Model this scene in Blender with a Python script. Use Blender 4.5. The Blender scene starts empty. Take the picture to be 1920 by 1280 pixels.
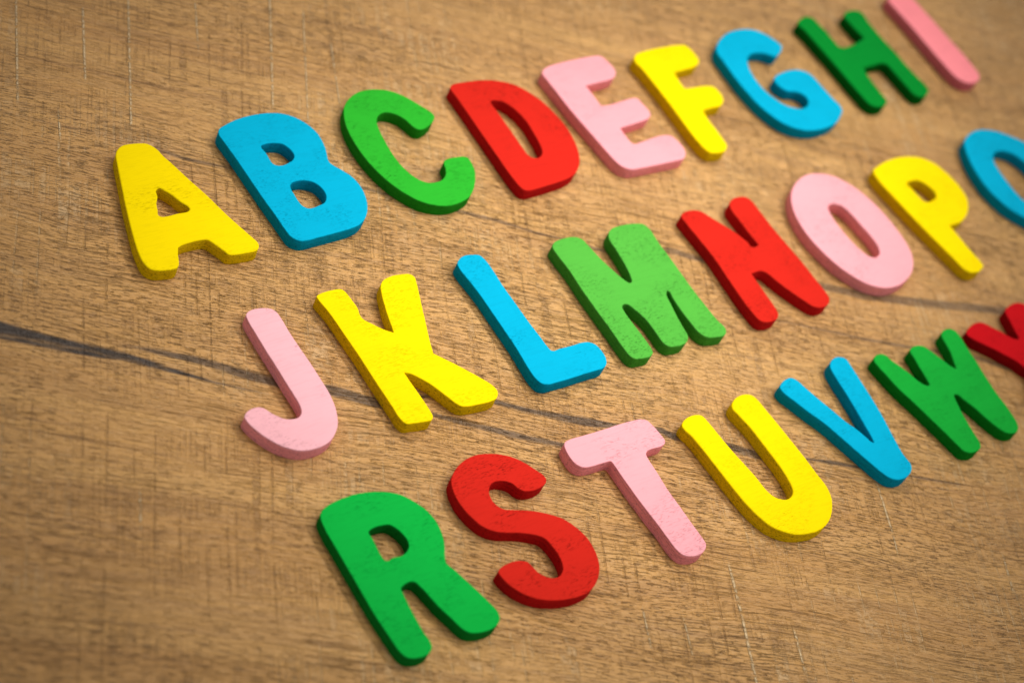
import bpy, math, random
from mathutils import Matrix, Vector, noise
from mathutils.geometry import tessellate_polygon

# ---------------------------------------------------------------- camera, world, lamps, exposure
# All lengths in metres.  X right, Y away from the camera, Z up, table top at Z = 0.
MM = 0.001
scene = bpy.context.scene
CAM_H = 320 * MM
PITCH = math.radians(45.2)      # below the horizon
ROLL = math.radians(28.6)

cd = bpy.data.cameras.new('camera')
cam = bpy.data.objects.new('camera', cd)
scene.collection.objects.link(cam)
cam.matrix_world = (Matrix.Translation((0, 0, CAM_H)) @ Matrix.Rotation(math.pi / 2 - PITCH, 4, 'X')
                    @ Matrix.Rotation(ROLL, 4, 'Z'))
cd.sensor_width = 36
cd.lens = 71.25
cd.clip_start = 0.01
cd.clip_end = 20
cd.dof.use_dof = True
cd.dof.focus_distance = 0.438
cd.dof.aperture_fstop = 12.0
cd.dof.aperture_blades = 0
scene.camera = cam

world = bpy.data.worlds.new('World')
scene.world = world
world.use_nodes = True
bg = world.node_tree.nodes['Background']
bg.inputs['Color'].default_value = (1.0, 0.97, 0.93, 1)
bg.inputs['Strength'].default_value = 0.36

# Soft key light, up and to the right of the letters, made of twelve added spots spread over
# a wide arc, all aimed at the table: soft shadows, and narrow cones that imitate lens vignetting.
def spot(loc, target, energy, half_deg):
    d = bpy.data.lights.new('key_vignette_spot', 'SPOT')
    d.energy = energy
    d.color = LIGHT
    d.spot_size = math.radians(half_deg * 2)
    d.spot_blend = 0.96
    d.shadow_soft_size = 0.07
    o = bpy.data.objects.new('key_vignette_spot', d)
    scene.collection.objects.link(o)
    o.location = loc
    o.rotation_euler = (Vector(target) - Vector(loc)).to_track_quat('-Z', 'Y').to_euler()

LIGHT = (1.0, 0.975, 0.93)
POWER = 1.06
for az, el, share in ((55, 62, 1.0), (15, 58, .8), (95, 58, .7), (-25, 66, .35), (135, 66, .3), (50, 82, .7)):
    az, el = math.radians(az), math.radians(el)
    d = Vector((math.cos(el) * math.cos(az), math.cos(el) * math.sin(az), math.sin(el)))
    for aim, half, watts in (((.002, .336, 0), 7.99, 14.2), ((.046, .473, 0), 6.53, 8.3)):
        spot(Vector(aim) + d, aim, watts * share * POWER, half)

vs = scene.view_settings
scene.display_settings.display_device = 'sRGB'
vs.view_transform = 'Standard'
vs.look = 'None'
vs.exposure = 0
vs.gamma = 1
scene.cycles.use_denoising = True
scene.cycles.max_bounces = 6

# ---------------------------------------------------------------- data (millimetres)
LETTERS = {
'A': ([-79.31,301.8], [
[[-4.03,16.92],[-2.87,17.67],[-1.53,17.89],[1.39,17.55],[3.25,16.94],[4.16,16.0],[4.83,14.58],[5.13,12.77],[5.97,10.22],[7.49,4.83],[9.08,-0.37],[10.67,-6.69],[12.25,-11.84],[13.18,-14.72],[13.51,-15.93],[13.09,-17.1],[12.01,-17.89],[9.81,-17.87],[6.57,-17.5],[5.41,-17.04],[4.92,-15.97],[4.09,-14.08],[3.0,-12.1],[2.53,-11.85],[-0.12,-11.62],[-3.3,-11.83],[-4.35,-12.22,1],[-5.15,-13.72],[-5.95,-15.65],[-6.73,-16.84],[-7.9,-17.32],[-9.72,-17.09],[-11.82,-16.56],[-12.99,-15.67],[-13.51,-14.1],[-13.47,-12.31],[-13.04,-9.76],[-12.08,-5.87],[-10.7,-1.15],[-9.33,3.27],[-7.24,9.42],[-5.86,13.59],[-5.05,15.67]],
[[-1.37,3.66],[-0.27,4.29],[0.41,3.54],[1.48,1.75],[2.4,-0.58],[3.4,-2.18],[3.38,-3.11],[2.67,-3.55],[-0.06,-3.45],[-2.53,-3.49],[-3.75,-3.22],[-4.07,-2.67],[-3.54,-1.35],[-2.94,0.36],[-1.71,2.25]]]),
'B': ([-60.58,329.11], [
[[-11.61,16.55],[-9.26,17.53],[-5.47,18.39],[-1.33,18.63],[2.83,18.23],[5.97,17.19],[8.3,15.29],[9.96,12.83],[10.89,9.73],[10.66,6.13],[10.01,3.87],[9.16,1.7],[9.0,0.73],[9.37,-0.36],[10.82,-2.55],[12.04,-5.08],[12.38,-7.95],[11.9,-10.97],[10.5,-14.11],[8.69,-16.32],[6.36,-17.79],[3.97,-18.36],[-0.19,-18.58],[-5.23,-18.63],[-9.43,-18.53],[-10.46,-18.05],[-11.57,-16.59],[-11.79,-14.45],[-11.83,-10.28],[-12.01,-6.03],[-12.08,0.73],[-12.15,7.59],[-12.32,12.56],[-12.38,15.15]],
[[-4.34,9.59],[-3.36,9.72],[-2.35,9.75],[-0.84,9.47],[0.76,8.73],[1.62,7.31],[1.94,5.82],[1.62,4.51],[0.63,3.57],[-0.82,3.09],[-2.34,2.79],[-3.82,3.11],[-4.49,3.96],[-4.52,5.35],[-4.42,7.3],[-4.64,8.95]],
[[-3.71,-2.93],[-2.68,-2.43],[-0.99,-2.38],[0.75,-2.85],[2.13,-3.93],[2.97,-5.94],[2.94,-7.69],[2.4,-8.9],[1.27,-9.95],[-0.28,-10.29],[-2.42,-10.54],[-3.57,-10.21],[-4.23,-9.37],[-4.45,-7.76],[-4.35,-5.86],[-4.27,-4.14]]]),
'C': ([-43.01,354.57], [
[[-9.85,14.34],[-8.43,16.09],[-6.24,17.64],[-3.37,18.83],[-0.33,19.06],[2.29,18.59],[4.94,17.56],[7.18,15.82],[9.0,13.44],[10.81,10.44],[11.99,8.22],[12.05,7.15],[11.4,6.24],[10.12,5.31],[8.04,4.37],[6.34,4.03],[5.43,4.32],[4.66,5.43],[4.12,7.47],[3.33,9.14],[2.01,10.51],[0.35,11.36],[-1.16,11.24],[-2.58,10.42],[-3.52,9.2],[-4.28,7.1],[-4.88,3.53],[-5.36,-1.26],[-5.1,-5.4],[-4.18,-8.49],[-2.92,-10.45],[-1.4,-11.47],[0.59,-11.74],[2.65,-11.37],[4.34,-10.01],[5.13,-8.58],[5.97,-6.55],[7.59,-6.03],[9.77,-6.12],[12.1,-6.53],[12.81,-7.14],[12.72,-8.97],[12.11,-11.3],[10.83,-13.4],[8.58,-16.06],[6.02,-17.98],[3.26,-18.82],[0.55,-19.06],[-2.07,-18.63],[-4.83,-17.34],[-7.19,-15.47],[-9.05,-12.78],[-10.66,-9.73],[-11.85,-6.0],[-12.64,-1.56],[-12.81,2.74],[-12.37,7.53],[-11.49,11.01]]]),
'D': ([-22.38,379.99], [
[[-10.86,17.24],[-9.46,17.91],[-6.78,17.88],[-2.03,17.45],[1.4,16.7],[4.75,15.23],[7.38,13.26],[9.36,10.34],[10.96,6.85],[11.88,2.43],[12.2,-2.25],[11.53,-6.86],[10.37,-10.43],[8.66,-13.39],[6.62,-15.4],[4.02,-16.8],[1.0,-17.45],[-3.93,-17.76],[-7.89,-17.91],[-10.19,-17.89],[-11.41,-17.46],[-12.03,-16.15],[-12.2,-13.62],[-12.11,-8.45],[-11.86,-2.43],[-11.61,3.64],[-11.35,9.78],[-11.2,14.08],[-11.24,16.48]],
[[-3.09,10.33],[-2.04,10.43],[-0.12,9.82],[1.14,8.18],[2.09,5.54],[2.54,2.19],[2.13,-1.82],[1.52,-5.52],[0.68,-7.87],[-0.54,-9.03],[-1.94,-9.36],[-3.16,-8.87],[-3.7,-7.97],[-3.74,-5.21],[-3.53,-0.36],[-3.36,3.89],[-3.27,6.89],[-3.34,9.09]]]),
'E': ([-5.06,402.84], [
[[-11.01,17.54],[-8.97,18.41],[-4.97,18.83],[0.52,18.94],[5.52,18.83],[8.26,18.51],[9.24,17.81],[9.73,15.85],[9.93,13.5],[9.46,11.99],[7.77,10.55],[5.56,10.17],[1.26,10.06],[-2.16,9.97,1],[-2.12,7.71],[-2.15,4.8],[-2.17,2.78,1],[-0.08,2.49],[4.33,2.74],[8.28,2.9],[9.71,2.54],[10.01,0.65],[10.28,-2.12],[9.74,-3.56],[8.38,-4.35],[5.03,-4.83],[0.65,-5.06],[-1.83,-5.29,1],[-1.91,-7.92],[-1.84,-10.36],[-1.24,-10.95],[0.93,-10.86],[5.43,-10.49],[9.21,-10.58],[10.85,-11.23],[11.64,-13.0],[11.83,-15.26],[11.24,-17.31],[9.48,-18.84],[7.05,-18.94],[0.88,-18.71],[-5.14,-18.38],[-7.75,-17.99],[-9.34,-16.82],[-10.21,-14.67],[-10.72,-9.77],[-11.19,-3.11],[-11.68,3.6],[-11.74,9.84],[-11.82,14.35],[-11.83,16.37]]]),
'F': ([11.78,424.68], [
[[-8.97,17.17],[-7.12,18.17],[-4.29,18.44],[1.94,18.45],[7.07,18.09],[9.37,17.56],[10.06,16.09],[10.24,13.42],[9.95,11.59],[8.46,10.28],[6.42,9.71],[2.68,9.51],[-0.77,9.39,1],[-1.29,5.55],[-1.39,3.71,1],[-0.2,3.52],[3.2,3.29],[6.07,2.93],[7.75,2.18],[8.18,0.44],[7.96,-1.83],[6.84,-3.4],[5.04,-4.35],[2.58,-4.33],[-1.33,-4.47,1],[-1.84,-7.67],[-1.95,-11.73],[-2.2,-14.83],[-2.51,-16.76],[-3.51,-17.84],[-5.09,-18.45],[-7.58,-18.24],[-9.22,-17.54],[-9.95,-15.7],[-10.24,-11.61],[-9.94,-5.62],[-9.62,0.45],[-9.47,7.53],[-9.53,12.64],[-9.82,15.73]]]),
'G': ([28.68,448.82], [
[[-11.53,13.96],[-9.5,15.91],[-6.47,17.67],[-2.96,18.83],[0.99,19.04],[4.33,18.44],[6.72,17.25],[8.71,14.99],[10.0,12.46],[10.41,10.49],[9.23,9.08],[6.84,7.77],[5.32,7.39],[4.15,8.31],[2.65,9.39],[0.37,10.1],[-1.82,10.02],[-3.81,9.04],[-5.42,6.76],[-6.54,3.67],[-7.0,-0.04],[-6.76,-3.18],[-5.82,-6.01],[-4.33,-8.73],[-2.01,-10.49],[0.2,-11.27],[2.17,-10.91],[3.74,-9.79],[4.37,-8.04],[3.78,-6.47],[2.29,-5.39],[0.08,-4.61],[-1.07,-3.15],[-1.5,-1.37],[-1.05,0.19],[0.67,1.23],[3.51,1.75],[6.93,1.82],[9.76,1.16],[11.55,-0.16],[12.2,-2.25],[12.36,-6.64],[12.67,-10.82],[12.97,-13.28],[12.32,-15.03],[10.26,-16.65],[7.19,-18.22],[3.66,-18.96],[-0.25,-19.04],[-3.59,-18.51],[-6.37,-17.32],[-9.1,-15.0],[-11.03,-11.72],[-12.4,-7.2],[-12.97,-1.66],[-12.85,4.22],[-12.41,9.37],[-12.23,12.19]]]),
'H': ([47.79,477.63], [
[[-12.19,16.53],[-9.67,17.74],[-7.06,17.85],[-5.87,16.91],[-5.63,14.82],[-5.27,11.71],[-5.41,7.46],[-5.17,5.14],[-3.88,4.58],[-0.66,4.77],[2.68,5.36],[5.76,6.33,1],[5.34,9.84],[5.22,13.21],[5.41,15.21],[7.01,16.43],[9.75,16.6],[11.71,16.18],[12.7,14.92],[12.18,11.68],[11.89,6.08],[12.19,-1.12],[12.11,-8.67],[12.63,-13.79],[12.49,-15.76],[11.1,-17.15],[8.86,-17.85],[7.11,-17.5],[6.03,-16.41],[5.84,-12.66],[5.74,-7.65],[5.59,-4.37],[4.24,-3.57],[0.12,-3.58],[-3.35,-3.76,1],[-4.19,-7.27],[-4.58,-11.12],[-4.78,-14.72],[-5.11,-16.34],[-6.9,-17.36],[-9.28,-17.49],[-10.75,-16.88],[-11.69,-15.68],[-11.99,-11.49],[-11.98,-4.67],[-11.97,2.22],[-12.13,8.99],[-12.25,13.53],[-12.7,15.63]]]),
'I': ([64.03,503.52], [
[[-4.48,16.27],[-2.0,18.13],[1.38,18.87],[3.96,18.1],[4.9,16.15],[4.97,13.84],[5.01,9.74],[5.06,3.92],[4.97,-2.6],[5.08,-8.85],[4.82,-13.69],[4.41,-16.41],[3.23,-17.91],[0.92,-18.87],[-1.7,-18.76],[-3.73,-17.49],[-4.83,-15.22],[-5.08,-8.04],[-4.86,-0.88],[-4.65,6.34],[-4.77,12.11]]]),
'J': ([-39.31,271.28], [
[[3.33,17.17],[4.15,17.79],[5.83,18.04],[8.34,17.54],[9.52,16.88],[10.12,15.74],[10.22,13.75],[10.07,10.25],[10.11,6.03],[10.24,1.46],[10.2,-3.35],[10.07,-6.72],[9.54,-9.94],[8.71,-12.36],[7.62,-14.33],[5.7,-16.34],[3.59,-17.57],[1.18,-18.04],[-1.46,-17.91],[-3.51,-17.3],[-5.44,-16.01],[-7.12,-14.28],[-8.66,-11.78],[-9.69,-9.45],[-10.24,-7.29],[-10.14,-6.17],[-9.36,-5.45],[-8.03,-4.92],[-6.25,-4.94],[-5.16,-5.64],[-4.43,-6.98],[-3.23,-8.56],[-2.03,-9.59],[-0.47,-10.03],[0.78,-9.95],[1.81,-9.13],[2.34,-7.81],[2.55,-5.36],[2.57,-1.63],[2.67,2.76],[2.68,7.07],[2.78,11.55],[2.97,15.69]]]),
'K': ([-19.0,298.26], [
[[-12.78,18.45],[-11.29,18.9],[-8.4,18.94],[-6.36,18.53],[-5.78,17.43],[-5.62,15.29],[-5.53,12.73],[-6.07,10.61],[-5.83,9.51],[-4.7,7.96],[-3.07,5.89],[-1.24,4.26,1],[-0.85,5.74],[0.31,9.97],[1.91,14.58],[3.08,16.81],[4.35,17.83],[6.82,18.35],[9.68,18.1],[11.49,17.54],[12.08,16.42],[11.49,14.45],[9.94,10.68],[7.78,5.28],[5.35,-0.84],[4.4,-3.5,1],[5.63,-5.03],[8.17,-8.36],[10.83,-12.19],[12.65,-15.29],[12.91,-17.17],[11.74,-18.57],[10.19,-18.94],[6.49,-18.69],[3.07,-18.04],[2.1,-17.28],[0.81,-14.41],[-0.87,-10.51],[-2.57,-7.93],[-3.76,-6.51],[-4.9,-5.82,1],[-4.88,-8.94],[-4.79,-12.72],[-4.83,-16.66],[-5.0,-17.91],[-5.81,-18.71],[-7.33,-18.62],[-9.91,-18.15],[-11.81,-17.62],[-12.36,-16.22],[-12.35,-12.33],[-12.35,-5.77],[-12.23,1.07],[-12.34,7.6],[-12.45,13.53],[-12.91,17.56]]]),
'R': ([3.03,245.94], [
[[-10.64,16.56],[-9.66,17.59],[-7.75,18.28],[-4.47,18.68],[-0.69,18.59],[2.73,17.86],[5.86,16.62],[8.05,15.09],[9.76,12.81],[11.18,10.03],[11.62,7.01],[11.22,3.93],[10.22,1.49],[8.75,-0.96],[8.24,-2.35],[8.95,-4.4],[10.24,-8.46],[11.42,-12.65],[12.07,-15.83],[11.7,-17.24],[10.41,-18.28],[8.55,-18.68],[6.3,-18.53],[4.08,-17.75],[3.01,-16.44],[2.15,-13.61],[1.18,-10.33],[0.63,-7.6],[0.19,-5.3],[-0.35,-3.72],[-1.18,-3.21],[-2.8,-3.34],[-3.9,-3.77,1],[-4.25,-6.26],[-4.67,-9.91],[-4.88,-13.82],[-4.78,-16.32],[-5.25,-17.63],[-6.52,-18.42],[-8.29,-18.55],[-10.2,-18.03],[-11.19,-17.24],[-11.73,-15.72],[-11.94,-11.9],[-12.07,-7.34],[-11.92,-2.26],[-11.69,3.61],[-11.46,9.56],[-11.27,13.62]],
[[-3.18,9.85],[-1.53,10.34],[0.34,10.24],[1.94,9.72],[2.75,8.52],[3.3,6.92],[3.37,4.89],[2.82,3.71],[1.49,2.83],[0.16,2.55],[-1.6,2.83],[-2.92,2.56],[-3.49,2.86],[-3.65,3.82],[-3.49,5.92],[-3.23,8.19]]]),
'L': ([0.63,325.56], [
[[-9.38,17.57],[-7.69,18.8],[-6.37,19.16],[-4.11,18.8],[-2.58,18.12],[-2.04,16.52],[-1.94,13.98],[-2.26,8.7],[-2.27,3.38],[-2.29,-1.89],[-2.11,-6.8],[-2.02,-9.79],[-1.64,-11.04],[0.66,-11.12],[4.17,-11.33],[6.74,-11.34],[8.6,-11.83],[9.71,-12.88],[10.11,-14.88],[9.85,-17.02],[8.83,-18.55],[7.34,-19.16],[4.07,-19.1],[-1.33,-19.03],[-5.56,-18.88],[-8.27,-18.69],[-9.5,-17.91],[-10.11,-16.26],[-10.11,-13.19],[-9.66,-8.42],[-9.46,-2.95],[-9.35,2.97],[-9.25,8.39],[-9.5,12.82],[-9.7,15.75]]]),
'M': ([19.88,349.47], [
[[-13.81,17.4],[-12.37,18.44],[-9.57,18.76],[-6.52,18.37],[-4.95,17.26],[-4.44,14.64],[-3.91,10.78],[-2.97,6.81],[-2.01,3.57],[-1.18,2.11],[-0.29,2.32],[0.33,3.6],[1.22,7.26],[1.83,12.03],[2.06,14.96],[3.21,16.88],[5.14,17.82],[9.09,17.85],[12.15,17.32],[14.05,16.53],[14.74,14.8],[14.37,10.34],[14.27,4.34],[13.95,-2.53],[13.95,-8.92],[14.16,-14.34],[14.64,-16.9],[14.03,-18.16],[12.65,-18.76],[9.56,-18.25],[8.06,-17.66],[6.97,-15.89],[6.72,-12.45],[6.75,-8.6],[7.04,-5.05],[7.39,-3.31],[7.02,-2.84],[6.05,-3.78],[5.29,-6.68],[4.47,-10.3],[3.95,-13.48],[3.56,-15.75],[2.68,-16.88],[1.05,-17.55],[-1.51,-17.42],[-3.12,-16.99],[-3.96,-15.58],[-3.92,-12.39],[-3.93,-8.6],[-4.65,-5.74],[-5.65,-3.26],[-6.57,-2.89],[-7.52,-3.4],[-7.87,-4.96],[-7.96,-8.25],[-7.84,-12.53],[-8.02,-16.23],[-8.47,-17.25],[-9.68,-17.79],[-11.71,-17.68],[-13.73,-17.24],[-14.57,-16.18],[-14.74,-13.58],[-14.59,-8.96],[-14.55,-3.8],[-14.41,2.81],[-14.0,9.89],[-14.08,15.03]]]),
'N': ([42.24,379.15], [
[[-11.17,17.42],[-9.99,18.14],[-7.74,18.35],[-5.62,17.82],[-4.35,16.75],[-3.16,14.5],[-1.35,11.44],[0.35,8.21],[1.34,5.2],[1.42,3.71],[2.06,3.18],[3.92,3.35,1],[3.83,7.2],[3.96,11.61],[4.16,15.61],[5.13,17.26],[7.1,18.21],[9.32,18.24],[11.05,17.68],[11.85,16.24],[11.89,12.78],[11.72,7.25],[11.98,1.23],[12.26,-4.75],[12.16,-10.55],[12.14,-14.69],[11.79,-16.64],[10.49,-17.88],[8.77,-18.35],[6.94,-18.19],[5.49,-17.32],[4.11,-14.86],[2.38,-11.26],[0.99,-7.77],[0.02,-4.79],[-1.03,-3.74],[-2.39,-3.57],[-4.39,-3.66,1],[-4.53,-6.69],[-4.83,-10.66],[-5.12,-14.6],[-5.7,-16.43],[-7.03,-17.41],[-8.89,-17.62],[-11.01,-17.13],[-11.94,-16.24],[-12.26,-13.56],[-12.2,-9.38],[-11.69,-3.08],[-11.14,3.92],[-11.23,10.13],[-11.37,14.76]]]),
'O': ([61.58,407.0], [
[[-9.85,14.0],[-7.75,16.06],[-4.76,17.88],[-1.52,19.01],[1.87,19.2],[4.97,18.45],[7.85,16.9],[10.01,14.5],[11.91,11.28],[13.25,6.87],[13.93,1.77],[13.91,-3.53],[13.3,-8.4],[12.15,-11.99],[10.16,-14.84],[7.5,-17.04],[4.01,-18.54],[0.59,-19.2],[-2.92,-18.96],[-5.65,-17.9],[-8.36,-15.82],[-10.55,-12.63],[-12.37,-8.5],[-13.47,-3.51],[-13.93,1.73],[-13.29,6.72],[-11.97,10.67]],
[[-1.24,8.28],[-0.07,8.84],[1.58,8.6],[3.2,7.26],[3.95,4.39],[4.16,0.38],[4.36,-3.61],[3.95,-6.95],[3.11,-8.65],[1.84,-9.56],[0.29,-9.74],[-0.88,-8.97],[-1.88,-6.95],[-2.49,-3.98],[-2.7,-0.03],[-2.55,3.84],[-2.05,6.55]]]),
'P': ([82.7,432.48], [
[[-11.19,17.93],[-9.2,18.78],[-5.32,19.57],[-0.62,19.85],[3.8,19.23],[7.49,17.77],[10.16,15.2],[11.58,11.3],[12.08,6.97],[11.59,2.7],[10.05,-0.08],[7.36,-2.52],[3.92,-4.24],[0.54,-4.63],[-1.75,-4.42,1],[-1.75,-7.55],[-1.89,-12.4],[-1.7,-16.86],[-1.85,-18.58],[-3.24,-19.49],[-5.6,-19.85],[-7.61,-19.37],[-8.77,-18.02],[-9.18,-14.85],[-9.89,-9.38],[-10.67,-3.4],[-11.34,3.26],[-11.81,9.69],[-12.08,14.76]],
[[-3.84,11.35],[-2.15,11.67],[0.03,11.34],[1.4,10.14],[2.22,8.31],[2.46,6.17],[1.85,4.97],[-0.16,4.17],[-2.25,4.06],[-3.26,4.58],[-3.66,6.28],[-3.79,8.82]]]),
'Q': ([101.07,462.73], [
[[-9.16,16.58],[-6.69,18.06],[-3.33,19.13],[0.1,19.14],[3.12,18.26],[5.94,16.74],[8.35,14.76],[11.43,11.4],[13.65,6.9],[14.66,1.39],[14.48,-3.96],[12.86,-8.11],[10.17,-11.53],[8.05,-13.57],[8.64,-16.38],[7.2,-18.58],[3.99,-19.14],[2.49,-17.22],[0.23,-17.3],[-3.03,-17.11],[-5.94,-16.19],[-8.8,-13.97],[-11.11,-11.09],[-13.36,-7.14],[-14.49,-2.76],[-14.66,1.76],[-13.89,6.43],[-12.44,10.97],[-10.57,14.66]],
[[-3.51,9.73],[-1.65,10.77],[0.85,10.68],[3.14,9.5],[4.66,7.55],[5.61,4.6],[5.65,0.74],[4.4,-3.49],[2.72,-6.42],[0.12,-8.34],[-2.41,-8.93],[-4.74,-8.27],[-6.2,-6.19],[-6.46,-2.74],[-6.21,0.94],[-5.64,4.96],[-4.68,8.12]]]),
'S': ([20.12,269.51], [
[[-8.97,14.83],[-7.75,16.15],[-5.65,17.53],[-2.91,18.51],[0.03,18.71],[2.8,18.09],[5.29,17.03],[7.49,15.51],[9.3,13.42],[10.61,11.12],[11.64,8.95],[11.55,7.89],[10.66,7.14],[8.58,6.64],[6.5,6.76],[5.07,7.29],[4.28,8.22],[3.6,9.82],[2.51,10.83],[0.81,11.45],[-0.65,11.37],[-1.85,10.63],[-2.52,9.65],[-3.0,7.89],[-2.73,6.21],[-1.81,4.98],[-0.22,4.22],[1.99,3.33],[4.62,2.0],[7.3,0.18],[9.46,-1.86],[10.85,-4.49],[11.65,-7.42],[11.48,-10.67],[10.61,-13.46],[9.14,-15.65],[6.88,-17.5],[4.33,-18.54],[1.36,-18.71],[-1.8,-18.2],[-4.64,-17.28],[-7.17,-15.94],[-9.27,-14.02],[-10.79,-11.74],[-11.6,-9.42],[-11.65,-7.38],[-10.65,-6.78],[-9.29,-6.52],[-7.52,-6.46],[-5.7,-6.82],[-4.27,-7.78],[-3.97,-8.85],[-3.53,-10.72],[-2.47,-12.21],[-0.97,-13.07],[0.41,-13.11],[1.78,-12.28],[2.58,-11.05],[3.08,-8.84],[3.02,-6.4],[2.49,-4.12],[0.73,-2.58],[-1.81,-1.17],[-4.55,-0.07],[-6.85,1.15],[-8.68,3.05],[-9.77,6.04],[-10.23,8.99],[-10.03,11.89]]]),
'T': ([40.79,294.7], [
[[-11.65,16.72],[-10.92,17.41],[-9.54,17.62],[-5.11,17.39],[0.1,17.15],[4.4,17.07],[8.24,16.81],[10.21,16.49],[11.46,15.69],[11.97,13.9],[12.22,11.3],[12.23,9.69],[11.55,8.97],[9.9,8.74],[7.83,8.94],[6.36,8.83],[5.5,8.18],[5.19,6.89],[5.01,3.29],[4.6,-1.07],[4.57,-5.87],[4.53,-10.63],[4.55,-14.35],[4.37,-15.97],[3.31,-17.08],[1.25,-17.62],[-1.0,-17.26],[-2.46,-16.35],[-3.09,-14.85],[-3.27,-12.06],[-3.29,-9.03],[-3.48,-4.58],[-3.65,-0.27],[-3.64,4.52],[-3.59,8.23],[-3.72,9.49],[-5.34,9.72],[-8.05,9.9],[-10.59,10.3],[-11.68,11.2],[-12.19,12.43],[-12.23,14.34],[-11.95,15.97]]]),
'U': ([62.15,317.46], [
[[-12.05,16.32],[-10.63,17.37],[-8.64,17.85],[-6.34,17.64],[-5.3,16.88],[-4.97,15.21],[-4.75,11.84],[-4.42,7.09],[-3.85,2.68],[-3.37,-1.3],[-3.2,-5.14],[-2.48,-7.28],[-1.05,-8.56],[0.51,-8.96],[2.2,-8.43],[3.29,-7.14],[3.88,-4.69],[4.3,-0.63],[4.25,4.4],[4.2,9.48],[3.64,13.99],[3.41,16.04],[4.12,17.19],[6.24,18.25],[8.53,18.46],[10.54,17.78],[11.3,16.33],[11.54,13.25],[11.82,8.39],[11.98,3.43],[12.12,-1.51],[12.06,-6.13],[12.1,-9.6],[11.15,-12.69],[9.57,-14.75],[7.12,-16.85],[4.37,-18.06],[1.49,-18.46],[-1.85,-17.94],[-4.41,-17.04],[-6.52,-15.61],[-8.61,-13.18],[-9.8,-10.15],[-10.53,-6.55],[-10.88,-1.95],[-11.07,3.38],[-11.28,8.76],[-11.55,13.07],[-12.12,15.19]]]),
'V': ([77.97,344.21], [
[[-11.66,14.72],[-10.47,15.64],[-8.31,16.26],[-6.76,16.13],[-5.8,15.04],[-5.01,12.29],[-3.92,8.66],[-2.64,4.8],[-1.54,1.21],[-0.27,-1.67],[0.66,-4.45],[0.99,-5.99],[1.56,-6.45,1],[2.09,-4.76],[2.82,-1.06],[3.62,3.23],[4.36,7.96],[4.92,12.02],[5.52,14.95],[6.83,16.46],[8.93,17.15],[10.46,16.91],[11.69,15.84],[11.56,13.71],[10.99,9.61],[10.27,4.4],[9.31,-1.03],[7.83,-6.98],[6.82,-11.88],[6.81,-14.48],[6.13,-15.71],[4.62,-16.65],[2.44,-17.15],[0.13,-16.86],[-1.4,-15.75],[-2.52,-13.7],[-3.52,-10.58],[-4.67,-6.65],[-5.89,-2.32],[-7.31,2.29],[-9.13,6.47],[-10.55,10.16],[-11.69,13.22]]]),
'W': ([98.72,370.98], [
[[-15.0,14.88],[-14.02,15.75],[-12.18,16.06],[-10.63,15.31],[-10.06,13.44],[-9.04,11.11],[-7.97,8.37],[-7.22,5.75],[-6.04,4.09],[-5.12,3.86],[-4.37,6.38],[-3.85,9.39],[-3.25,12.0],[-2.89,13.89],[-1.45,14.71],[0.58,14.66],[2.14,13.87],[3.11,11.93],[4.2,9.15],[5.08,6.64],[6.07,5.23,1],[7.18,7.36],[8.44,10.19],[9.07,12.84],[9.78,15.08],[11.36,16.01],[13.51,16.03],[14.61,15.18],[15.0,13.61],[14.32,9.91],[13.61,5.24],[12.62,0.29],[11.92,-4.29],[11.6,-8.96],[10.98,-12.71],[10.38,-14.26],[8.81,-15.49],[7.05,-15.45],[5.46,-14.69],[4.36,-12.95],[3.23,-9.82],[2.32,-5.97],[1.17,-2.82],[0.4,-0.97],[-0.46,-0.76],[-0.98,-1.7],[-1.78,-3.98],[-2.79,-7.93],[-3.53,-11.54],[-4.04,-14.45],[-4.85,-15.51],[-6.51,-16.06],[-8.96,-15.76],[-10.23,-14.74],[-10.77,-12.45],[-11.42,-8.4],[-12.34,-3.64],[-13.27,1.13],[-14.35,5.79],[-14.83,10.66]]]),
'X': ([114.26,396.75], [
[[-12.42,11.54],[-10.67,12.47],[-8.31,13.11],[-6.08,13.02],[-4.92,12.4],[-3.63,10.74],[-2.08,8.72],[-0.71,6.53],[0.42,5.29],[1.63,5.02],[2.4,7.28],[3.35,10.02],[4.08,12.58],[4.62,13.57],[6.7,14.32],[9.09,14.6],[10.88,14.29],[12.16,13.44],[12.74,11.91],[12.62,9.37],[10.79,4.59],[7.82,-1.01],[6.1,-4.45],[7.21,-8.05],[8.77,-11.79],[8.36,-13.62],[6.13,-14.6],[3.9,-13.84],[1.35,-10.52],[0.19,-8.18],[-2.15,-11.04],[-4.43,-12.7],[-6.98,-12.31],[-7.23,-10.55],[-4.45,-6.62],[-2.85,-4.45],[-3.94,-2.5],[-4.66,-0.4],[-6.5,2.18],[-8.32,4.76],[-10.32,7.14],[-11.85,9.14],[-12.74,10.91]]]),
}
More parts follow.
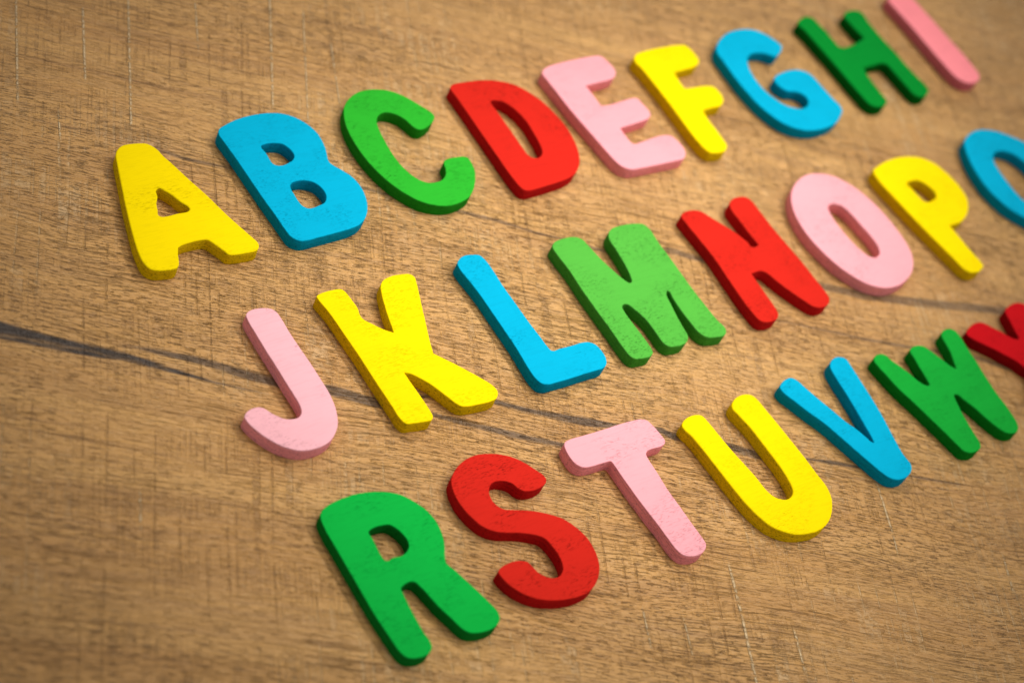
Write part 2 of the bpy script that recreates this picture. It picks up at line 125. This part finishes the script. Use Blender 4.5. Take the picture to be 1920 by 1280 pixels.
STREAKS = {"main":[[-125.9,-21.08,4.62],[-109.9,-23.72,4.36],[-103.5,-24.13,3.83],[-97.1,-24.55,3.29],[-90.7,-24.69,3.03],[-85.2,-24.67,2.21],[-78.7,-25.37,1.66],[-73.1,-26.19,1.11],[-66.4,-27.04,0.56],[-57.5,-27.52,0.42],[-48.4,-28.02,0.14]],"upper":[[-89.8,-22.37,0.14],[-84.4,-21.64,0.7],[-77.8,-21.77,1.4],[-72.3,-21.88,1.69],[-66.6,-22.56,2.11],[-61.0,-23.52,2.26],[-50.8,-24.3,2.41],[-41.6,-23.5,2.86],[-31.3,-24.75,2.58],[-20.4,-20.3,0.73],[-5.2,-18.32,1.34],[2.9,-19.18,1.49],[10.7,-19.37,2.1],[17.0,-19.18,2.41],[22.7,-18.82,1.51],[34.3,-17.65,1.53],[37.0,-18.85,2.14],[50.7,-18.62,2.16],[56.2,-19.55,2.47],[59.4,-20.37,0.92],[71.4,-18.02,0.78],[77.9,-17.72,1.26],[83.8,-17.72,0.95],[93.0,-17.64,0.16],[100.0,-17.43,0.64],[109.9,-17.26,0.32],[118.6,-16.74,0.08]],"lower":[[-39.3,-24.97,0.14],[-31.3,-25.32,1.14],[-19.1,-25.06,1.15],[-11.0,-25.87,1.59],[-3.8,-26.18,1.74],[2.5,-26.84,1.46],[9.6,-26.91,1.46],[18.2,-27.54,0.59],[28.2,-27.17,0.15]],"thin":[[-90.0,36.61,0.16],[-84.0,36.23,0.83],[-76.1,34.88,0.99],[-67.3,34.96,1.0],[-52.3,35.46,0.84],[-33.4,37.5,1.03],[-28.0,36.98,1.03],[-11.2,36.77,1.04],[-0.9,36.18,1.04],[8.3,34.95,0.87],[14.5,34.91,0.7],[25.0,33.78,1.05],[42.3,38.76,1.8],[49.9,37.82,1.8],[66.9,37.72,1.46],[83.1,37.53,2.39],[95.2,37.45,2.77],[116.1,39.9,2.82],[134.9,42.64,2.68],[154.6,44.27,1.95]],"far":[[50.9,23.67,0.17],[55.7,23.19,0.52],[68.9,22.93,0.53],[83.3,22.91,0.53],[92.0,22.81,0.89],[105.1,23.24,1.07],[124.1,24.16,1.63],[132.2,22.97,1.63],[149.2,23.11,1.1]]}
SCRATCHES = [[46.53,-51.13,47.93,-64.23,0.3],[47.93,-64.23,49.2,-80.87,0.3],[59.93,-65.09,60.76,-75.03,0.22],[87.38,-21.36,88.9,-35.09,0.22],[88.9,-35.09,89.16,-40.79,0.16],[-117.87,77.71,-113.55,41.51,0.24],[-102.41,76.6,-99.69,52.9,0.24],[-92.58,86.77,-88.39,40.83,0.24],[-76.98,92.37,-74.79,71.08,0.18],[-58.58,98.96,-56.38,56.92,0.24],[25.17,-65.79,26.16,-75.03,0.2],[34.26,-66.81,35.34,-75.3,0.18],[-104.52,40.95,-103.35,32.55,0.2],[-48.98,9.4,-46.44,-11.37,-0.2],[-44.71,14.02,-43.84,4.47,-0.22],[-37.11,10.13,-36.11,1.78,-0.2],[-69.42,10.25,-66.93,-23.48,-0.16],[-79.43,-57.09,-78.61,-65.69,0.2],[117.04,-35.64,117.46,-45.65,0.2],[59.68,-65.13,60.8,-75.53,0.15],[-49.97,94.02,-47.9,55.08,0.16],[-42.82,84.7,-39.94,60.26,0.16]]


# ---------------------------------------------------------------- node helpers
class NT:
    def __init__(self, tree):
        self.t = tree
    def n(self, kind, **kw):
        nd = self.t.nodes.new(kind)
        for k, v in kw.items():
            setattr(nd, k, v)
        return nd
    def put(self, sock, v):
        if isinstance(v, bpy.types.NodeSocket):
            self.t.links.new(v, sock)
        elif v is not None:
            sock.default_value = v
    def m(self, op, a, b=None, c=None, clamp=False):
        nd = self.n('ShaderNodeMath', operation=op, use_clamp=clamp)
        self.put(nd.inputs[0], a); self.put(nd.inputs[1], b)
        if c is not None: self.put(nd.inputs[2], c)
        return nd.outputs[0]
    def xyz(self, x, y, z=0.0):
        nd = self.n('ShaderNodeCombineXYZ')
        self.put(nd.inputs[0], x); self.put(nd.inputs[1], y); self.put(nd.inputs[2], z)
        return nd.outputs[0]
    def noise(self, vec, scale=1.0, detail=2.0, rough=0.5, dist=0.0):
        nd = self.n('ShaderNodeTexNoise', noise_dimensions='3D')
        self.put(nd.inputs['Vector'], vec)
        nd.inputs['Scale'].default_value = scale
        nd.inputs['Detail'].default_value = detail
        nd.inputs['Roughness'].default_value = rough
        nd.inputs['Distortion'].default_value = dist
        return nd.outputs['Fac']
    def ramp(self, v, lo, hi, a=0.0, b=1.0, smooth=True):
        nd = self.n('ShaderNodeMapRange', interpolation_type='SMOOTHSTEP' if smooth else 'LINEAR')
        self.put(nd.inputs['Value'], v)
        for i, q in zip(('From Min', 'From Max', 'To Min', 'To Max'), (lo, hi, a, b)):
            self.put(nd.inputs[i], q)
        return nd.outputs[0]
    def mix(self, f, a, b):
        nd = self.n('ShaderNodeMix', data_type='RGBA')
        self.put(nd.inputs[0], f); self.put(nd.inputs[6], a); self.put(nd.inputs[7], b)
        return nd.outputs[2]

def new_mat(name):
    m = bpy.data.materials.new(name)
    m.use_nodes = True
    t = m.node_tree
    for nd in list(t.nodes):
        t.nodes.remove(nd)
    k = NT(t)
    out = k.n('ShaderNodeOutputMaterial')
    b = k.n('ShaderNodeBsdfPrincipled')
    t.links.new(b.outputs[0], out.inputs[0])
    return m, k, b

# ---------------------------------------------------------------- the wood-grain laminate of the table top
U0, U1, V0, V1 = -135.0, 165.0, -35.0, 50.0

def float_curve(k, x, pts):
    nd = k.n('ShaderNodeFloatCurve')
    c = nd.mapping.curves[0]
    nd.mapping.use_clip = False
    pts = sorted(pts)
    c.points[0].location = pts[0]
    c.points[1].location = pts[-1]
    for p in pts[1:-1]:
        c.points.new(*p)
    for p in c.points:
        p.handle_type = 'VECTOR'
    nd.mapping.update()
    nd.inputs[0].default_value = 1.0
    k.put(nd.inputs[1], x)
    return nd.outputs[0]

def make_wood():
    m, k, b = new_mat('wood_laminate')
    tc = k.n('ShaderNodeTexCoord').outputs['Object']
    sep = k.n('ShaderNodeSeparateXYZ'); k.put(sep.inputs[0], tc)
    u = k.m('MULTIPLY', sep.outputs[0], 1000.0)
    v = k.m('MULTIPLY', sep.outputs[1], 1000.0)
    z = k.m('MULTIPLY', sep.outputs[2], 1000.0)
    # the grain wanders a little
    wob = k.noise(k.xyz(k.m('MULTIPLY', u, .012), k.m('MULTIPLY', v, .03), 0), 1, 2, .5)
    wob = k.m('MULTIPLY', k.m('SUBTRACT', wob, .5), 9.0)
    vw = k.m('ADD', v, wob)
    # saw marks run a few degrees off square to the grain
    cw = k.noise(k.xyz(k.m('MULTIPLY', u, .015), k.m('MULTIPLY', v, .012), 7), 1, 1, .5)
    us = k.m('ADD', k.m('ADD', u, k.m('MULTIPLY', v, .075)), k.m('MULTIPLY', k.m('SUBTRACT', cw, .5), 4.0))
    P = lambda a, c, s=0.0, w=True: k.xyz(k.m('MULTIPLY', u, a), k.m('MULTIPLY', vw if w else v, c), s)
    Q = lambda a, c, s=0.0: k.xyz(k.m('MULTIPLY', us, a), k.m('MULTIPLY', v, c), s)
    # masks of where the surface is busy
    busy = k.ramp(k.noise(P(.012, .035, 3.3), 1, 3, .55), .36, .62)
    busy2 = k.ramp(k.noise(P(.03, .05, 9.1), 1, 2, .55), .38, .66)
    # speckle
    spk = k.noise(P(1.5, 2.6, 6.0), 1, 3, .75)
    spk_d = k.ramp(spk, .56, .72)
    # colour bands
    band = k.noise(P(.004, .10, 1.7), 1, 4, .6)
    fine = k.noise(P(.018, .8, 4.2), 1, 5, .70)
    patch = k.noise(P(.02, .14, 2.9), 1, 3, .6)
    c1 = k.mix(k.ramp(band, .3, .7), (.680, .366, .108, 1), (.575, .290, .078, 1))
    c1 = k.mix(k.ramp(patch, .42, .75, 0, .30), c1, (.410, .215, .072, 1))
    c1 = k.mix(k.ramp(fine, .35, .75, 0, .5), c1, (.310, .155, .058, 1))
    fib_glint = k.ramp(k.noise(P(.30, 2.9, 31.0), 1, 2, .6), .60, .70)  # pale fibres, painted partly as highlights off the relief
    c1 = k.mix(k.m('MULTIPLY', k.ramp(spk, .44, .30), .35), c1, (.82, .54, .26, 1))
    c1 = k.mix(k.m('MULTIPLY', fib_glint, .5), c1, (.78, .49, .22, 1))
    # short open pores along the grain
    por = k.noise(P(.30, 2.9, 5.0), 1, 3, .62)
    por_d = k.ramp(por, .535, .62)
    por_m = k.m('MULTIPLY', por_d, k.m('ADD', .35, k.m('MULTIPLY', busy, .65)))
    por2 = k.ramp(k.noise(P(.040, 1.5, 8.0), 1, 4, .65), .54, .66)
    por2 = k.m('MULTIPLY', por2, k.m('ADD', .2, k.m('MULTIPLY', busy2, .8)))
    # saw marks across the grain: few strong ones, many faint ones
    x1 = k.noise(Q(.21, .0025, 11.0), 1, 0, .5)
    line1 = k.ramp(k.m('ABSOLUTE', k.m('SUBTRACT', x1, .5)), .034, .010)
    gate1 = k.ramp(k.noise(Q(.09, .05, 15.0), 1, 2, .6), .45, .58)
    line1 = k.m('MULTIPLY', line1, gate1)
    x2 = k.noise(Q(.62, .004, 21.0), 1, 1, .5)
    line2 = k.ramp(k.m('ABSOLUTE', k.m('SUBTRACT', x2, .5)), .085, .028)
    gate2 = k.ramp(k.noise(Q(.05, .09, 25.0), 1, 3, .6), .42, .62)
    line2 = k.m('MULTIPLY', line2, gate2)
    brk = k.ramp(k.noise(P(.5, .55, 12.0), 1, 3, .7), .40, .54)
    lines = k.m('MAXIMUM', k.m('MULTIPLY', line1, .9), k.m('MULTIPLY', line2, .60))
    lines = k.m('MULTIPLY', lines, brk)
    # single long scratches
    scr, cut = None, None
    for (ua, va, ub, vb, w) in SCRATCHES:
        dx, dy = ub - ua, vb - va
        L = math.hypot(dx, dy); dx /= L; dy /= L
        rx = k.m('SUBTRACT', u, ua); ry = k.m('SUBTRACT', v, va)
        al = k.m('ADD', k.m('MULTIPLY', rx, dx), k.m('MULTIPLY', ry, dy))
        ac = k.m('ABSOLUTE', k.m('SUBTRACT', k.m('MULTIPLY', rx, -dy), k.m('MULTIPLY', ry, -dx)))
        d = k.ramp(ac, abs(w) * 1.6, abs(w) * .5)
        e = k.m('MULTIPLY', k.ramp(al, -1.0, 1.5), k.ramp(al, L + 1.0, L - 1.5))
        d = k.m('MULTIPLY', d, e)
        if w < 0:                                                # a dark cut instead of a pale ridge
            cut = d if cut is None else k.m('MAXIMUM', cut, d)
        else:
            scr = d if scr is None else k.m('MAXIMUM', scr, d)
    lines = k.m('MAXIMUM', lines, k.m('MULTIPLY', cut, brk))
    scr = k.m('MULTIPLY', scr, k.ramp(k.noise(P(.9, .9, 3.0), 1, 2, .6), .38, .55))
    # charcoal streaks printed in the laminate, each with feathered edges that follow the grain
    feather = k.m('SUBTRACT', k.noise(P(.10, .8, 14.0), 1, 4, .65), .5)
    vq = k.m('ADD', v, k.m('MULTIPLY', feather, 1.0))
    un = k.ramp(u, U0, U1, smooth=False)
    dark = None
    for name, pts in STREAKS.items():
        ctr = float_curve(k, un, [((p[0] - U0) / (U1 - U0), (p[1] - V0) / (V1 - V0)) for p in pts])
        wid = float_curve(k, un, [((p[0] - U0) / (U1 - U0), p[2] / 6.0) for p in pts])
        ctr = k.ramp(ctr, 0, 1, V0, V1, smooth=False)
        wid = k.m("MULTIPLY", wid, 6.0)
        dist = k.m('ABSOLUTE', k.m('SUBTRACT', vq, ctr))
        half = k.m('MULTIPLY', wid, .5)
        s = k.ramp(dist, k.m('ADD', half, .42), k.m('SUBTRACT', half, .42))
        ends = k.m('MULTIPLY', k.ramp(u, pts[0][0], pts[0][0] + 12), k.ramp(u, pts[-1][0], pts[-1][0] - 12))
        strength = {'main': 1.0, 'upper': .82, 'lower': .75, 'thin': .66, 'far': .62}[name]
        s = k.m('MULTIPLY', k.m('MULTIPLY', s, ends), strength)
        dark = s if dark is None else k.m('MAXIMUM', dark, s)
    dark = k.m('MULTIPLY', dark, k.ramp(k.noise(P(.08, .6, 18.0), 1, 4, .65), .28, .55, .65, 1.0))
    # assemble
    col = k.mix(k.m('MULTIPLY', por_m, .43), c1, (.125, .058, .027, 1))
    col = k.mix(k.m('MULTIPLY', por2, .38), col, (.120, .058, .030, 1))
    col = k.mix(k.m('MULTIPLY', spk_d, .42), col, (.150, .072, .035, 1))
    # some saw marks are dark, others pale
    line_pale = k.ramp(k.noise(P(.020, .022, 41.0), 1, 2, .5), .47, .58)
    lcol = k.mix(line_pale, (.130, .066, .034, 1), (.80, .56, .30, 1))
    col = k.mix(k.m('MULTIPLY', lines, k.ramp(line_pale, 0, 1, .32, .50)), col, lcol)
    col = k.mix(dark, col, (.055, .037, .027, 1))
    col = k.mix(k.m('MULTIPLY', scr, .75), col, (.88, .66, .38, 1))
    k.put(b.inputs['Base Color'], col)
    rgh = k.ramp(spk, .3, .7, .30, .52)
    k.put(b.inputs['Roughness'], rgh)
    b.inputs['Specular IOR Level'].default_value = .45
    h = k.m('MULTIPLY', por_m, -1.5)
    h = k.m('SUBTRACT', h, k.m('MULTIPLY', por2, 1.0))
    h = k.m('SUBTRACT', h, k.m('MULTIPLY', lines, 1.1))
    h = k.m('ADD', h, k.m('MULTIPLY', scr, 1.8))
    h = k.m('ADD', h, k.m('MULTIPLY', spk, 1.0))
    bmp = k.n('ShaderNodeBump')
    bmp.inputs['Strength'].default_value = 1.0
    bmp.inputs['Distance'].default_value = 0.00022
    k.put(bmp.inputs['Height'], h)
    k.put(b.inputs['Normal'], bmp.outputs[0])
    return m

# ---------------------------------------------------------------- painted wood
def make_paint(name, top, side, pores=.25, coarse=0.0):
    """top and side: the paint on the sanded face, and on the rougher sawn edge with its shade painted in."""
    m, k, b = new_mat(name)
    tc = k.n('ShaderNodeTexCoord').outputs['Object']
    rnd = k.n('ShaderNodeObjectInfo').outputs['Random']
    sep = k.n('ShaderNodeSeparateXYZ'); k.put(sep.inputs[0], tc)
    x = k.m('MULTIPLY', sep.outputs[0], 1000.0)
    y = k.m('MULTIPLY', sep.outputs[1], 1000.0)
    z = k.m('MULTIPLY', sep.outputs[2], 1000.0)
    off = k.m('MULTIPLY', rnd, 91.0)
    V = lambda a, c, e, s=0.0: k.xyz(k.m('MULTIPLY', x, a), k.m('MULTIPLY', y, c), k.m('ADD', k.m('MULTIPLY', z, e), k.m('ADD', off, s)))
    wall = k.ramp(z, 3.28, 3.10)
    # grain runs across the letter
    g1 = k.noise(V(.20, 2.1, 1.4), 1, 4, .68)
    g2 = k.noise(V(.80, 5.2, 3.0, 5), 1, 2, .6)
    gate = k.ramp(k.noise(V(.09, .12, .1, 8), 1, 2, .5), .40, .62)
    pore = k.m('MULTIPLY', k.ramp(g2, .585, .66), gate)
    cloud = k.noise(V(.10, .14, .2, 3), 1, 3, .5)
    dk = tuple(c * .42 for c in top) + (1,)
    tone = k.mix(k.ramp(cloud, .3, .7, 0, .10), tuple(top) + (1,), tuple(c * .80 for c in top) + (1,))
    tone = k.mix(k.ramp(g1, .45, .70, 0, .22), tone, tuple(c * .68 for c in top) + (1,))
    tone = k.mix(k.m('MULTIPLY', pore, min(1.0, pores * 1.4)), tone, dk)
    # sawn edge: plies, fibres and pin holes
    ply = k.noise(V(.15, .15, 3.2, 13), 1, 3, .6)
    pin = k.noise(V(1.9, 1.9, 3.2, 17), 1, 3, .7)
    sd = k.mix(k.ramp(ply, .40, .66, 0, .55), tuple(side) + (1,), tuple(c * .62 for c in side) + (1,))  # same paint as the face, deepened: wall shade is in the side colour
    sd = k.mix(k.ramp(pin, .53 - .05 * coarse, .66 - .06 * coarse, 0, .60 + .25 * coarse), sd, tuple(c * (.30 - .15 * coarse) for c in side) + (1,))
    k.put(b.inputs['Base Color'], k.mix(wall, tone, sd))
    k.put(b.inputs['Roughness'], k.m('ADD', .50, k.m('MULTIPLY', wall, .25)))
    b.inputs['Specular IOR Level'].default_value = .02
    h = k.m('SUBTRACT', k.m('MULTIPLY', g1, .5), k.m('MULTIPLY', pore, .9))
    h = k.m('ADD', h, k.m('MULTIPLY', k.noise(V(2.4, 5.0, 3.0, 2), 1, 2, .6), .35))
    h = k.m('ADD', h, k.m('MULTIPLY', wall, k.m('MULTIPLY', pin, 2.6)))
    bmp = k.n('ShaderNodeBump')
    bmp.inputs['Strength'].default_value = .8
    bmp.inputs['Distance'].default_value = 0.00008
    k.put(bmp.inputs['Height'], h)
    k.put(b.inputs['Normal'], bmp.outputs[0])
    return m

# ---------------------------------------------------------------- table top
def make_table():
    hw, hd, th, r = .75, .48, .028, .0015
    prof = [(0, -th), (0, -r), (-r * .3, -r * .3), (-r, 0)]      # outward offset, z
    vv, ff = [], []
    for o, z in prof:
        vv += [(-hw - o, -hd - o, z), (hw + o, -hd - o, z), (hw + o, hd + o, z), (-hw - o, hd + o, z)]
    for i in range(3):
        for j in range(4):
            a, c = i * 4 + j, i * 4 + (j + 1) % 4
            ff.append((a, c, c + 4, a + 4))
    ff.append((12, 13, 14, 15)); ff.append((3, 2, 1, 0))
    me = bpy.data.meshes.new('tabletop')
    me.from_pydata(vv, [], ff)
    me.materials.append(make_wood())
    o = bpy.data.objects.new('tabletop', me)
    scene.collection.objects.link(o)
    o.location = (0, .318, 0)
    o.rotation_euler = (0, 0, math.radians(24))
    o['kind'] = 'structure'
    o['label'] = 'brown wood-grain tabletop with charcoal streaks and saw marks under the letters'
    return o
make_table()

# ---------------------------------------------------------------- letters
TH = 3.4
def smooth_loop(pts, step=.4):
    n = len(pts); P = [Vector(p[:2]) for p in pts]; C = [len(p) > 2 for p in pts]; out = []
    for i in range(n):
        p0, p1, p2, p3 = P[i - 1], P[i], P[(i + 1) % n], P[(i + 2) % n]
        if C[i]: p0 = p1 - (p2 - p1) * .5
        if C[(i + 1) % n]: p3 = p2 + (p2 - p1) * .5
        t0 = 0.0
        t1 = t0 + max((p1 - p0).length, 1e-6) ** .5
        t2 = t1 + max((p2 - p1).length, 1e-6) ** .5
        t3 = t2 + max((p3 - p2).length, 1e-6) ** .5
        m = max(2, math.ceil((p2 - p1).length / step))
        for q in range(m):
            t = t1 + (t2 - t1) * q / m
            A1 = p0 * ((t1 - t) / (t1 - t0)) + p1 * ((t - t0) / (t1 - t0))
            A2 = p1 * ((t2 - t) / (t2 - t1)) + p2 * ((t - t1) / (t2 - t1))
            A3 = p2 * ((t3 - t) / (t3 - t2)) + p3 * ((t - t2) / (t3 - t2))
            B1 = A1 * ((t2 - t) / (t2 - t0)) + A2 * ((t - t0) / (t2 - t0))
            B2 = A2 * ((t3 - t) / (t3 - t1)) + A3 * ((t - t1) / (t3 - t1))
            out.append(B1 * ((t2 - t) / (t2 - t1)) + B2 * ((t - t1) / (t2 - t1)))
    # light fairing, corners kept
    return out

def area(lp):
    return sum(a.x * b.y - b.x * a.y for a, b in zip(lp, lp[1:] + lp[:1])) / 2

def build_letter(ch, mat, rnd, label):
    rnd *= .48
    loc, loops = LETTERS[ch]
    seed = ord(ch) * 3.7
    verts, faces, cap = [], [], []
    # (inset, height, roughness of the sawn edge)
    prof = [(.06, 0.0, 1.2), (.0, .22, 1.2), (.0, .8, 1.2), (.0, 1.6, 1.2), (.0, TH - rnd * 1.0, 1.0),
            (rnd * .10, TH - rnd * .62, .8), (rnd * .33, TH - rnd * .27, .6), (rnd * .68, TH - rnd * .06, .4), (rnd * 1.1, TH, .25),
            (rnd * 1.1 + .10, TH, .25)]
    for li, pts in enumerate(loops):
        lp = smooth_loop(pts)
        if (area(lp) < 0) != (li > 0):
            lp.reverse()                                        # outer ccw, holes cw: left normal points inwards
        n = len(lp)
        nor = []
        for i in range(n):
            t = (lp[(i + 2) % n] - lp[i - 2])
            t.normalize()
            nor.append(Vector((-t.y, t.x)))
        base = len(verts)
        for ins, z, rg in prof:
            for p, q in zip(lp, nor):
                w = .045 * rg * noise.noise((p.x * .9 + seed, p.y * .9, z * .9)) + .03 * rg * noise.noise((p.x * .22, p.y * .22 + seed, z * .2))
                d = p + q * (ins + w)
                verts.append((d.x * MM, d.y * MM, z * MM))
        for r in range(len(prof) - 1):
            for i in range(n):
                a = base + r * n + i; c = base + r * n + (i + 1) % n
                faces.append((a, c, c + n, a + n))
        top0 = base + (len(prof) - 1) * n
        cap.append(list(range(top0, top0 + n)))
    flat = [i for c in cap for i in c]
    tris = tessellate_polygon([[Vector(verts[i]) for i in c] for c in cap])
    for t in tris:
        a, b_, c = (flat[q] for q in t)
        A, B, Cc = Vector(verts[a]), Vector(verts[b_]), Vector(verts[c])
        if (B - A).cross(Cc - A).z < 0: b_, c = c, b_
        faces.append((a, b_, c))
    me = bpy.data.meshes.new('wooden_letter')
    me.from_pydata(verts, [], faces)
    me.validate()
    for p in me.polygons: p.use_smooth = True
    me.materials.append(mat)
    o = bpy.data.objects.new('wooden_letter', me)
    scene.collection.objects.link(o)
    o.location = (loc[0] * MM, loc[1] * MM, 0.0)
    o.rotation_euler = (0, 0, math.radians(55.5))
    o['label'] = label
    o['category'] = 'wooden letter'
    o['group'] = 'painted wooden alphabet letters laid out in three rows'
    return o

PAINTS = {
    'yellow': make_paint('yellow_paint', (.97, .725, .0003), (.80, .56, .005), .20, .3),
    'blue': make_paint('sky_blue_paint', (.0006, .41, .64), (.001, .30, .50), .30),
    'red': make_paint('red_paint', (.62, .019, .010), (.50, .010, .010), .75),
    'crimson': make_paint('dark_red_paint', (.56, .006, .010), (.32, .004, .006), .60),
    'green': make_paint('green_paint', (.004, .46, .056), (.004, .20, .022), .25),
    'deep': make_paint('deep_green_paint', (.0008, .245, .026), (.002, .13, .010), .15),
    'mid': make_paint('mid_green_paint', (.009, .37, .038), (.004, .22, .014), .25),
    'leaf': make_paint('leaf_green_paint', (.026, .42, .026), (.016, .25, .012), .35),
    'lime': make_paint('light_green_paint', (.088, .42, .050), (.055, .30, .028), .70),
    'pink': make_paint('pink_paint', (.94, .475, .52), (.97, .36, .40), .45),
    'soft': make_paint('soft_pink_paint', (.94, .40, .44), (.97, .34, .37), .40),
    'pale': make_paint('pale_pink_paint', (.94, .37, .41), (.97, .32, .34), .15),
    'rose': make_paint('rose_pink_paint', (.99, .28, .31), (.70, .17, .20), .15),
}
ITEMS = [
    ('A', 'yellow', .62, 'thick yellow wooden letter A with a small triangular hole, left end of the top row'),
    ('B', 'blue', .30, 'sky blue wooden letter B with two holes, between the yellow A and green C'),
    ('C', 'leaf', .28, 'bright green wooden letter C, between the blue B and the red D'),
    ('D', 'red', .26, 'red wooden letter D with a long narrow hole, beside the green C'),
    ('E', 'pale', .26, 'pale pink wooden letter E with three arms, beside the red D'),
    ('F', 'yellow', .50, 'yellow wooden letter F with two short arms, between the pink E and blue G'),
    ('G', 'blue', .45, 'blue wooden letter G with a curled spur, out of focus beside the green H'),
    ('H', 'deep', .45, 'dark green wooden letter H, blurred in the far right of the top row'),
    ('I', 'rose', .55, 'rose pink wooden letter I, a plain bar cut by the top edge of the photo'),
    ('J', 'pink', .28, 'pink wooden letter J with a hook, left end of the middle row'),
    ('K', 'yellow', .34, 'yellow wooden letter K with visible plies on its edge, beside the pink J'),
    ('L', 'blue', .34, 'sky blue wooden letter L, between the yellow K and the light green M'),
    ('M', 'lime', .30, 'light green wooden letter M with wood pores showing, beside the blue L'),
    ('N', 'red', .28, 'red wooden letter N with rounded ends, between the green M and pink O'),
    ('O', 'soft', .28, 'pink oval wooden letter O, between the red N and the yellow P'),
    ('P', 'yellow', .50, 'yellow wooden letter P with a small hole, beside the pink O'),
    ('Q', 'blue', .40, 'blue wooden letter Q cut off by the right edge of the photo'),
    ('R', 'green', .26, 'dark green wooden letter R with one hole, left end of the front row'),
    ('S', 'red', .24, 'red wooden letter S with dark wood pores, between the green R and pink T'),
    ('T', 'soft', .24, 'pink wooden letter T with tiny specks, between the red S and the yellow U'),
    ('U', 'yellow', .60, 'yellow wooden letter U with soft rounded edges, beside the pink T'),
    ('V', 'blue', .45, 'blue wooden letter V with rounded tips, between the yellow U and green W'),
    ('W', 'mid', .45, 'green wooden letter W with two notches above, touching the red X'),
    ('X', 'crimson', .45, 'dark red wooden letter X cut off by the right edge, behind the green W'),
]
for ch, paint, rnd, label in ITEMS:
    build_letter(ch, PAINTS[paint], rnd, label)
